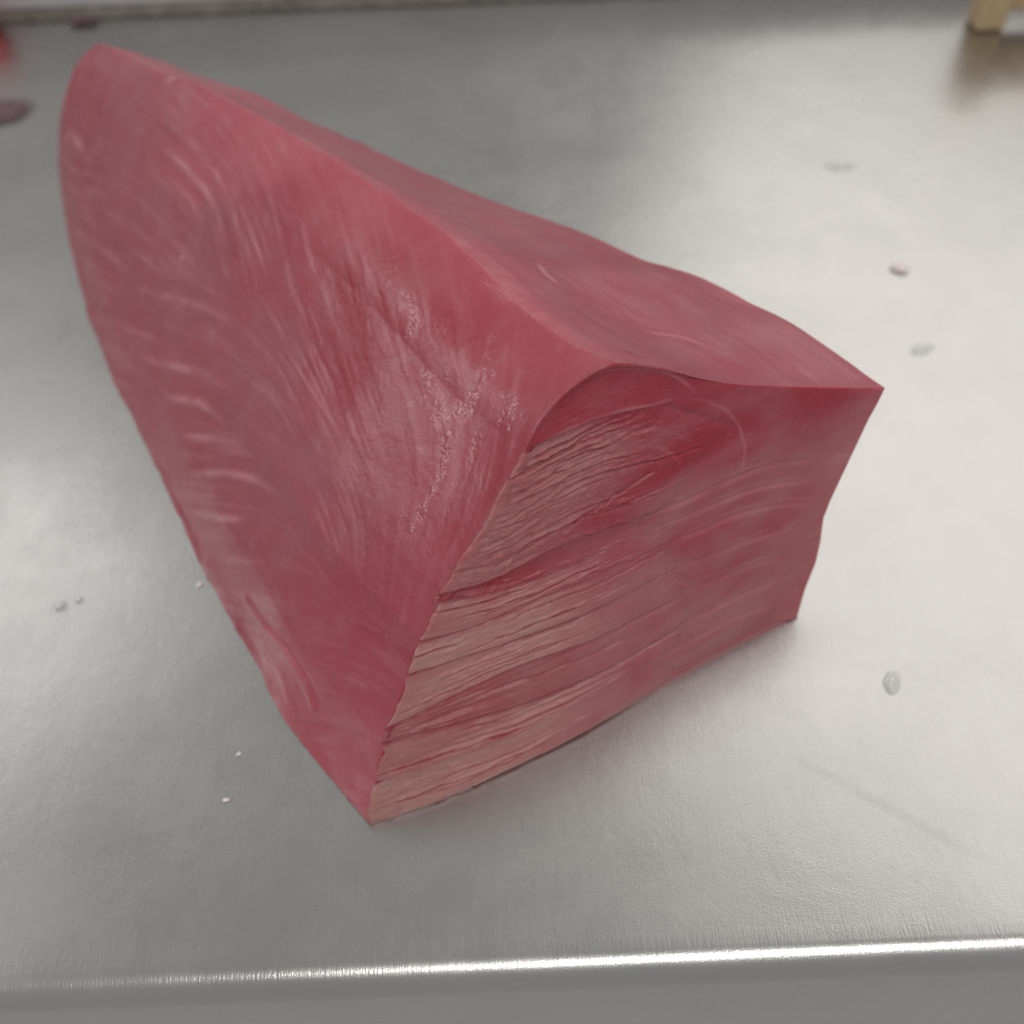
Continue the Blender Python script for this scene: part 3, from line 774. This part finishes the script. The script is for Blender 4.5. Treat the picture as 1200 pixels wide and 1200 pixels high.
V = np.concatenate(verts) - B0
Fa = np.concatenate(faces)
me = mesh_from('flesh_body', V, Fa, {k: np.concatenate(att[k]) for k in KEYS} | {'edgew': np.concatenate(edgew)})
bm = bmesh.new()
bm.from_mesh(me)
bmesh.ops.remove_doubles(bm, verts=bm.verts, dist=2e-5)
bmesh.ops.recalc_face_normals(bm, faces=bm.faces)
bm.to_mesh(me)
bm.free()
body = link('flesh_body', me, tuna, FLESH)
vg = body.vertex_groups.new(name='edge')
ew = np.zeros(len(me.vertices), np.float32)
me.attributes['edgew'].data.foreach_get('value', ew)
for lev in range(1, 11):
    idx = np.where((ew > (lev - 1) / 10) & (ew <= lev / 10 + (1 if lev == 10 else 0)))[0]
    if len(idx):
        vg.add(idx.tolist(), lev / 10, 'REPLACE')
sm = body.modifiers.new('soft_edges', 'SMOOTH')
sm.factor, sm.iterations, sm.vertex_group = .5, 7, 'edge'

# muscle layers of the cut end: each a slab of its own, its lower lip a little proud of the one below
#        guides   pale  mauve red  step(mm) bulge(mm) fray
LAYERS = [((0, 1), .80, .05, .05, 0.9, .8, .60, 'pale lowest muscle layer, edge resting on the steel'),
          ((1, 2), .55, .15, .25, 1.6, .6, .55, None),
          ((2, 3), .22, .25, .55, 1.0, .1, .45, None),
          ((3, 4), .66, .10, .12, 2.2, .7, .40, None),
          ((4, 5), .74, .10, .08, 1.3, .6, .40, None),
          ((5, 6), .48, .15, .30, 1.5, .6, .40, None),
          ((6, 7), .05, .05, 1.0, 0.4, -1.6, .25, 'thin red recessed muscle layer'),
          ((7, 8), .52, .35, .12, 2.3, 1.0, 1.0, 'broad frayed muscle layer'),
          ((8, 10), .00, .02, 1.0, 0.2, -1.9, .10, 'glossy deep red muscle layer under the top edge')]
ucol = np.linspace(0, 1, NW)
for li, ((k0, k1), pale, mauve, redv, step, bulge, fray, lab) in enumerate(LAYERS):
    nrow = 34 if li != 7 else 90
    segs = []
    for k in range(k0, k1):
        t = np.linspace(0, 1, nrow + 1)
        segs.append(loft(k, t[:-1] if k < k1 - 1 else t))
    G = np.concatenate(segs, axis=1)
    m_ = G.shape[1]
    T = np.linspace(0, 1, m_)[None, :] + 0 * ucol[:, None]
    Ucol = ucol[:, None] + 0 * T
    X = G.reshape(-1, 3)
    fade = np.clip(1.15 - 1.15 * Ucol, .06, 1) * np.clip(Ucol / .03, .25, 1)
    gap = np.clip(1 - (2 * T - 1)**6, 0, 1)
    lowlip = np.exp(-(T * np.linalg.norm(G[:, -1] - G[:, 0], axis=-1)[:, None] / .0007)**2)
    h = step * (.55 - T) * fade + bulge * (1 - (2 * T - 1)**2) * np.where(li == 8, np.clip(1.25 - 1.5 * Ucol, 0, 1) * np.clip(Ucol / .06, 0, 1), np.clip(1.1 - Ucol, .2, 1))
    h = h - .9 * step * fade * lowlip
    fib = fbm(np.stack([Ucol * 34 + 3 * T, T * 16 * np.linalg.norm(G[:, -1] - G[:, 0], axis=-1)[:, None] / .012, 0 * T + li * 7.3], -1), 81 + li, 4)
    frv = fray * np.clip(1.2 - 1.9 * Ucol, .05, 1)
    h = h + (.55 + .9 * frv) * (fib - .5) * np.clip(Ucol / .02, .15, 1)
    lump = fbm(X * 55, 91)
    h = h + 1.0 * (lump.reshape(T.shape) - .5)
    if li == 7:
        # open splits running into the frayed left half
        for (ua, ub, ta, tb, dp, ww) in ((.02, .30, .80, .93, 1.3, .014), (.03, .22, .62, .80, 1.1, .012), (.02, .20, .45, .60, .9, .012), (.01, .15, .30, .40, .9, .011),
                                         (.08, .36, .66, .84, .8, .010), (.22, .42, .10, .46, 1.5, .012), (.02, .28, .88, .96, 1.0, .010), (.05, .18, .22, .30, .8, .010)):
            s_ = np.clip((Ucol - ua) / (ub - ua), 0, 1)
            tl = ta + (tb - ta) * s_ + .03 * (nval(np.stack([Ucol * 30, 0 * T, 0 * T + ta * 9], -1)) - .5)
            win = np.clip(np.minimum(Ucol - ua, ub - Ucol) / .04, 0, 1)
            h = h - dp * win * np.exp(-((T - tl) / ww)**2) + .4 * win * np.exp(-((T - tl + 1.8 * ww) / ww)**2)
    if li in (1, 2):
        for (ua, ub, tc) in ((.08, .55, .55), (.2, .75, .8), (.02, .3, .3)):
            win = np.clip(np.minimum(Ucol - ua, ub - Ucol) / .05, 0, 1)
            h = h - .7 * win * np.exp(-((T - tc - .12 * np.sin(Ucol * 9 + tc * 20)) / .06)**2)
    slit = np.zeros_like(h)
    rs = np.random.default_rng(500 + li)
    Wl = np.linalg.norm(G[:, -1] - G[:, 0], axis=-1)[:, None] + 0 * T
    if li not in (6, 8):
        for q in range({0: 4, 1: 5, 2: 3, 3: 5, 4: 4, 5: 4, 7: 20}[li]):
            ua, ln_ = rs.uniform(-.05, .22), rs.uniform(.14, .42)
            ta = rs.uniform(.1, .9); slp = rs.uniform(-.15, .30)
            tl = ta + slp * (Ucol - ua) + .10 * (nval(np.stack([Ucol * 22, 0 * T, 0 * T + q * 3.3 + li], -1)) - .5) * .012 / np.maximum(Wl, .004)
            dmm = (T - tl) * Wl * 1000
            win = np.clip(np.minimum(Ucol - ua, ua + ln_ - Ucol) / .06, 0, 1)
            dp = rs.uniform(.5, 1.5)
            slit = np.maximum(slit, dp * win * np.exp(-(dmm / rs.uniform(.28, .5))**2))
            h = h + .35 * dp * win * np.exp(-((dmm - .9) / .8)**2)
    h = h - slit
    crumb = fbm(X * 420, 97 + li, 3).reshape(T.shape) - .5
    h = h + (.25 + 1.2 * frv) * crumb
    # the layers merge into smooth flesh towards the right
    jj_ = np.interp(np.linspace(k0, k1, m_), np.arange(len(RSTART)), RSTART).astype(int).clip(0, NV - 1)
    h = h - 2.4 * sstep((Ucol - cut[jj_][None] + .12 + .14 * (fbm(X * 60, 99).reshape(T.shape) - .5)) / .30)
    # settle onto the edges of the block
    edge_r = np.clip((1 - Ucol) / .03, 0, 1)
    h = h * edge_r - 3.0 * (1 - edge_r)
    if li == 8:
        h = h * np.clip((1 - T) / .12, 0, 1) - .35 * np.clip(1 - (1 - T) / .12, 0, 1)
    if li == 0:
        h = np.where(T < .1, h * (T / .1) - .1 * (1 - T / .1), h)
        h = h - 1.3 * np.exp(-(T / .10)**2) * np.clip((Ucol - .12) / .15, 0, 1) * np.clip((1 - Ucol) / .12, 0, 1)
    Wd = np.linalg.norm(G[:, -1] - G[:, 0], axis=-1)[:, None]
    ragged = (.0065 * (fbm(np.stack([0 * T, T * Wd / .0060 + li * 5.1, 0 * T], -1), 95, 5) - .40) + .0010 * (li == 7)) * np.exp(-Ucol / .014) * (li != 8)
    dirn = (G[1] - G[0]); dirn /= np.linalg.norm(dirn, axis=-1, keepdims=True)
    Fr = G + n_face * (.001 * h)[..., None] - dirn[None] * ragged[..., None]
    Fr[..., 2] = np.maximum(Fr[..., 2], .0002)
    # back of the slab, drawn in so that it stays inside the block
    depth = .015 * np.clip(np.minimum(Ucol, 1 - Ucol) / .10, .12, 1)
    Bk = G - n_face * depth[..., None] + (np.array((0, 0, .0012 if li == 0 else 0)))
    ctr = G.mean(axis=(0, 1))
    V = np.concatenate([Fr.reshape(-1, 3), Bk.reshape(-1, 3)]) - B0
    F1 = grid_faces(NW, m_)
    o2 = NW * m_
    F2 = grid_faces(NW, m_, o2, True)
    ii, jj = np.arange(NW - 1), np.arange(m_ - 1)
    q = lambda a, b: np.stack([a, b, b + o2, a + o2], -1)
    rim = [q((ii + 1) * m_, ii * m_)[:, ::-1], q(ii * m_ + m_ - 1, (ii + 1) * m_ + m_ - 1)[:, ::-1], q(jj, jj + 1)[:, ::-1], q((NW - 1) * m_ + jj + 1, (NW - 1) * m_ + jj)[:, ::-1]]
    Fa = np.concatenate([F1, F2] + rim)
    a = blank(len(X))
    U1, T1 = Ucol.ravel(), T.ravel()
    f1 = fbm(np.stack([U1 * 8 + T1 * 2, T1 * 9, li * 3.7 + 0 * T1], -1), 101 + li)
    right = np.clip((U1 - .40) / .5, 0, 1)
    a['pale'] = np.clip((pale + .15 * (li < 6)) * (1 - .85 * right) + .5 * (f1 - .5), 0, 1)
    a['mauve'] = np.clip(mauve + .75 * right * (li < 8) + .3 * (f1 - .5), 0, 1)
    a['red'] = np.clip((redv + .15) * (1 - .7 * right) + .3 * (.5 - f1), 0, 1)
    if li == 6:
        far_ = np.clip((U1 - .22) / .25, 0, 1)
        a['red'] *= 1 - .55 * far_; a['mauve'] = np.clip(a['mauve'] + .5 * far_, 0, 1)
    if li == 7:
        a['red'] = np.clip(a['red'] + .35 * right * T1, 0, 1); a['mauve'] *= 1 - .35 * right * T1
    if li == 8:
        a['mauve'] = np.clip(.05 + .55 * np.clip((U1 - .3) / .4, 0, 1) * .8, 0, 1)
        a['red'] = np.clip(1.1 - .6 * np.clip((U1 - .4) / .5, 0, 1), 0, 1)
        a['pale'] = np.clip((T1 - .78) / .22, 0, 1) * .35 * np.clip(1 - 2 * U1, .2, 1)
        a['wet'] = .35 * np.exp(-((1 - T1) / .10)**2) * (U1 < .4)
    a['fat'] = lines_attr(X, FRONT_LINES, .0004) * .8
    # inner flesh near the seams is the raw red of the muscle
    Wm = (Wd + 0 * T).ravel()
    seam = np.exp(-(T1 * Wm / .0007)**2) + np.exp(-((1 - T1) * Wm / .0011)**2)
    a['red'] = np.clip(a['red'] + .9 * seam * (1 - right) * (li != 8), 0, 1)
    a['pale'] = a['pale'] * (1 - .85 * np.clip(seam, 0, 1) * (li != 0))
    sl_ = np.clip(slit.ravel(), 0, 1)
    a['red'] = np.clip(a['red'] + sl_, 0, 1); a['pale'] = a['pale'] * (1 - .8 * sl_)
    a['fray'] = np.clip(frv.ravel() * (.5 + f1), 0, 1)
    mv, rd, pk, pl = right_tint(U1, X)
    bl = sstep((U1 - cut[jj_][None].repeat(NW, 0).ravel() + .36) / .24)
    for kk, vv in (('mauve', mv), ('red', rd), ('pink', pk), ('pale', pl)):
        a[kk] = a[kk] * (1 - bl) + vv * bl
    for k in KEYS:
        a[k] = np.concatenate([a[k], a[k]])
    me = mesh_from('muscle_layer', V, Fa, a)
    bm = bmesh.new(); bm.from_mesh(me)
    bmesh.ops.recalc_face_normals(bm, faces=bm.faces)
    bm.to_mesh(me); bm.free()
    o = link('muscle_layer', me, tuna, FLESH)
    if lab:
        o['label'] = lab


# ------------------------------------------------------------------ small things
def blob(name, loc, sx, sy, sz, mat, seed=0, rough=.25, flat=True, rotz=0.0, seg=28, rings=10, parent=None, nrm=None):
    """low rounded lump lying on z = 0 of its own frame: uneven outline, flat base"""
    V, Fq = [], []
    rs = np.random.default_rng(seed)
    ph = rs.uniform(0, 6.28, 4)
    for i in range(rings + 1):
        e = i / rings * math.pi / 2
        for j in range(seg):
            a = 2 * math.pi * j / seg
            k = 1 + rough * (.5 * math.sin(2 * a + ph[0]) + .35 * math.sin(3 * a + ph[1]) + .25 * math.sin(5 * a + ph[2]))
            rr = math.cos(e)**.8 * k if i < rings else 0
            zz = math.sin(e) * (1 + .3 * rough * math.sin(3 * a + ph[3]) * math.cos(e))
            V.append((sx * rr * math.cos(a), sy * rr * math.sin(a), sz * zz))
            if i == rings:
                break
    for i in range(rings - 1):
        for j in range(seg):
            a, b = i * seg + j, i * seg + (j + 1) % seg
            Fq.append((a, b, b + seg, a + seg))
    t = len(V) - 1
    for j in range(seg):
        Fq.append(((rings - 1) * seg + j, (rings - 1) * seg + (j + 1) % seg, t))
    Fq.append(tuple(range(seg))[::-1])
    me = mesh_from(name, V, Fq)
    o = link(name, me, parent, mat)
    o.location = loc
    o.rotation_euler.z = rotz
    if nrm is not None:
        o.rotation_euler = Vector(nrm).to_track_quat('Z', 'Y').to_euler()
    return o


Z0 = .0003
G1 = 'pale scraps dropped on the steel'
tag(blob('meat_scrap', (.2059, .4546, Z0), .0048, .0034, .0026, FLECK, 1, .2), 'white oval scrap on the steel right of the tuna, above its right corner', 'scrap', G1)
tag(blob('meat_scrap', (-.1052, .1747, Z0), .0011, .0009, .0005, FLECK, 2, .3), 'tiny white scrap on the grey steel at lower left of the tuna', 'scrap', G1)
tag(blob('meat_scrap', (-.1290, .2700, Z0), .0013, .0012, .0008, FLECK, 3, .3), 'tiny white scrap touching the lower left side of the tuna', 'scrap', G1)
tag(blob('meat_scrap', (-.1030, .1925, Z0), .0010, .0008, .0003, FLECK, 4, .3), 'faint tiny scrap just above the bright scrap, left of the front corner', 'scrap', G1)
G2 = 'water drops on the steel'
tag(blob('water_drop', (.1395, .2109, Z0), .0034, .0052, .0006, WATER, 5, .15, rotz=-.35), 'clear oval water drop on bright steel right of the tuna', 'water drop', G2)
tag(blob('water_drop', (-.1771, .2647, Z0), .0021, .0018, .0006, WATER, 6, .1), 'small bright water drop on steel at far left edge', 'water drop', G2)
tag(blob('water_drop', (-.1841, .2621, Z0), .0034, .0026, .0006, WATER, 7, .15), 'flat ring-like water drop at far left, beside a smaller bright one', 'water drop', G2)
tag(blob('water_drop', (.1965, .5502, Z0), .0090, .0050, .0006, WATER, 8, .2), 'wide flat water drop on the steel towards the wooden stand', 'water drop', G2)
tag(blob('water_drop', (.2002, .3931, Z0), .0070, .0035, .0006, WATER, 9, .2, rotz=.3), 'thin water drop just beyond the right corner of the tuna', 'water drop', G2)
tag(blob('dark_film', (-.3090, .6478, Z0), .0210, .0190, .0009, JUICE_REFLECTION, 10, .12, seg=40), 'dark pinkish reflection on the steel at left frame edge, laid in as a film', 'juice smear')  # reflection of the red holder, put in as a tinted film
tag(blob('dark_film', (-.2836, .7640, Z0), .0150, .0085, .0035, JUICE_REFLECTION, 11, .15, seg=40), 'dark mauve smear against the sealed joint behind the tuna tip', 'juice smear')

def box(name, x0, x1, y0, y1, z0, z1, mat, parent=None, bev=.002, taper=0.0):
    bm = bmesh.new()
    vs = []
    for z, t in ((z0, taper), (z1, 0.0)):
        for x, y in ((x0 + t, y0 + t), (x1 - t, y0 + t), (x1 - t, y1 - t), (x0 + t, y1 - t)):
            vs.append(bm.verts.new((x, y, z)))
    bm.faces.new(vs[3::-1]); bm.faces.new(vs[4:])
    for i in range(4):
        j = (i + 1) % 4
        bm.faces.new((vs[i], vs[j], vs[4 + j], vs[4 + i]))
    bmesh.ops.bevel(bm, geom=list(bm.edges), offset=bev, segments=3, profile=.5, affect='EDGES')
    bmesh.ops.recalc_face_normals(bm, faces=bm.faces)
    me = bpy.data.meshes.new(name)
    bm.to_mesh(me); bm.free()
    me.polygons.foreach_set('use_smooth', [True] * len(me.polygons))
    return link(name, me, parent, mat)


# red plastic holder on the wall panel, only its corner reaches into the picture
holder = bpy.data.objects.new('red_holder', None)
scene.collection.objects.link(holder)
holder.location = (-.391, .7783, .006)
tag(holder, 'bright red plastic holder on the panel at the far left corner', 'holder')
box('holder_body', -.045, .045, -.022, -.0004, 0, .020, RED_PLASTIC, holder, .005)
box('rim', -.048, .048, -.025, -.0006, .017, .023, RED_PLASTIC, holder, .0025)

# wooden stand
stand = bpy.data.objects.new('wooden_stand', None)
scene.collection.objects.link(stand)
stand.location = (.3277, .706, 0)
tag(stand, 'pale wooden stand with a square leg at the far right corner', 'stand')
box('leg', -.0102, .0102, -.009, .011, .0003, .060, WOOD, stand, .003)
box('leg', .150, .170, -.009, .011, .0003, .060, WOOD, stand, .003)
box('rail', .0104, .1498, -.006, .009, .012, .050, WOOD, stand, .002)
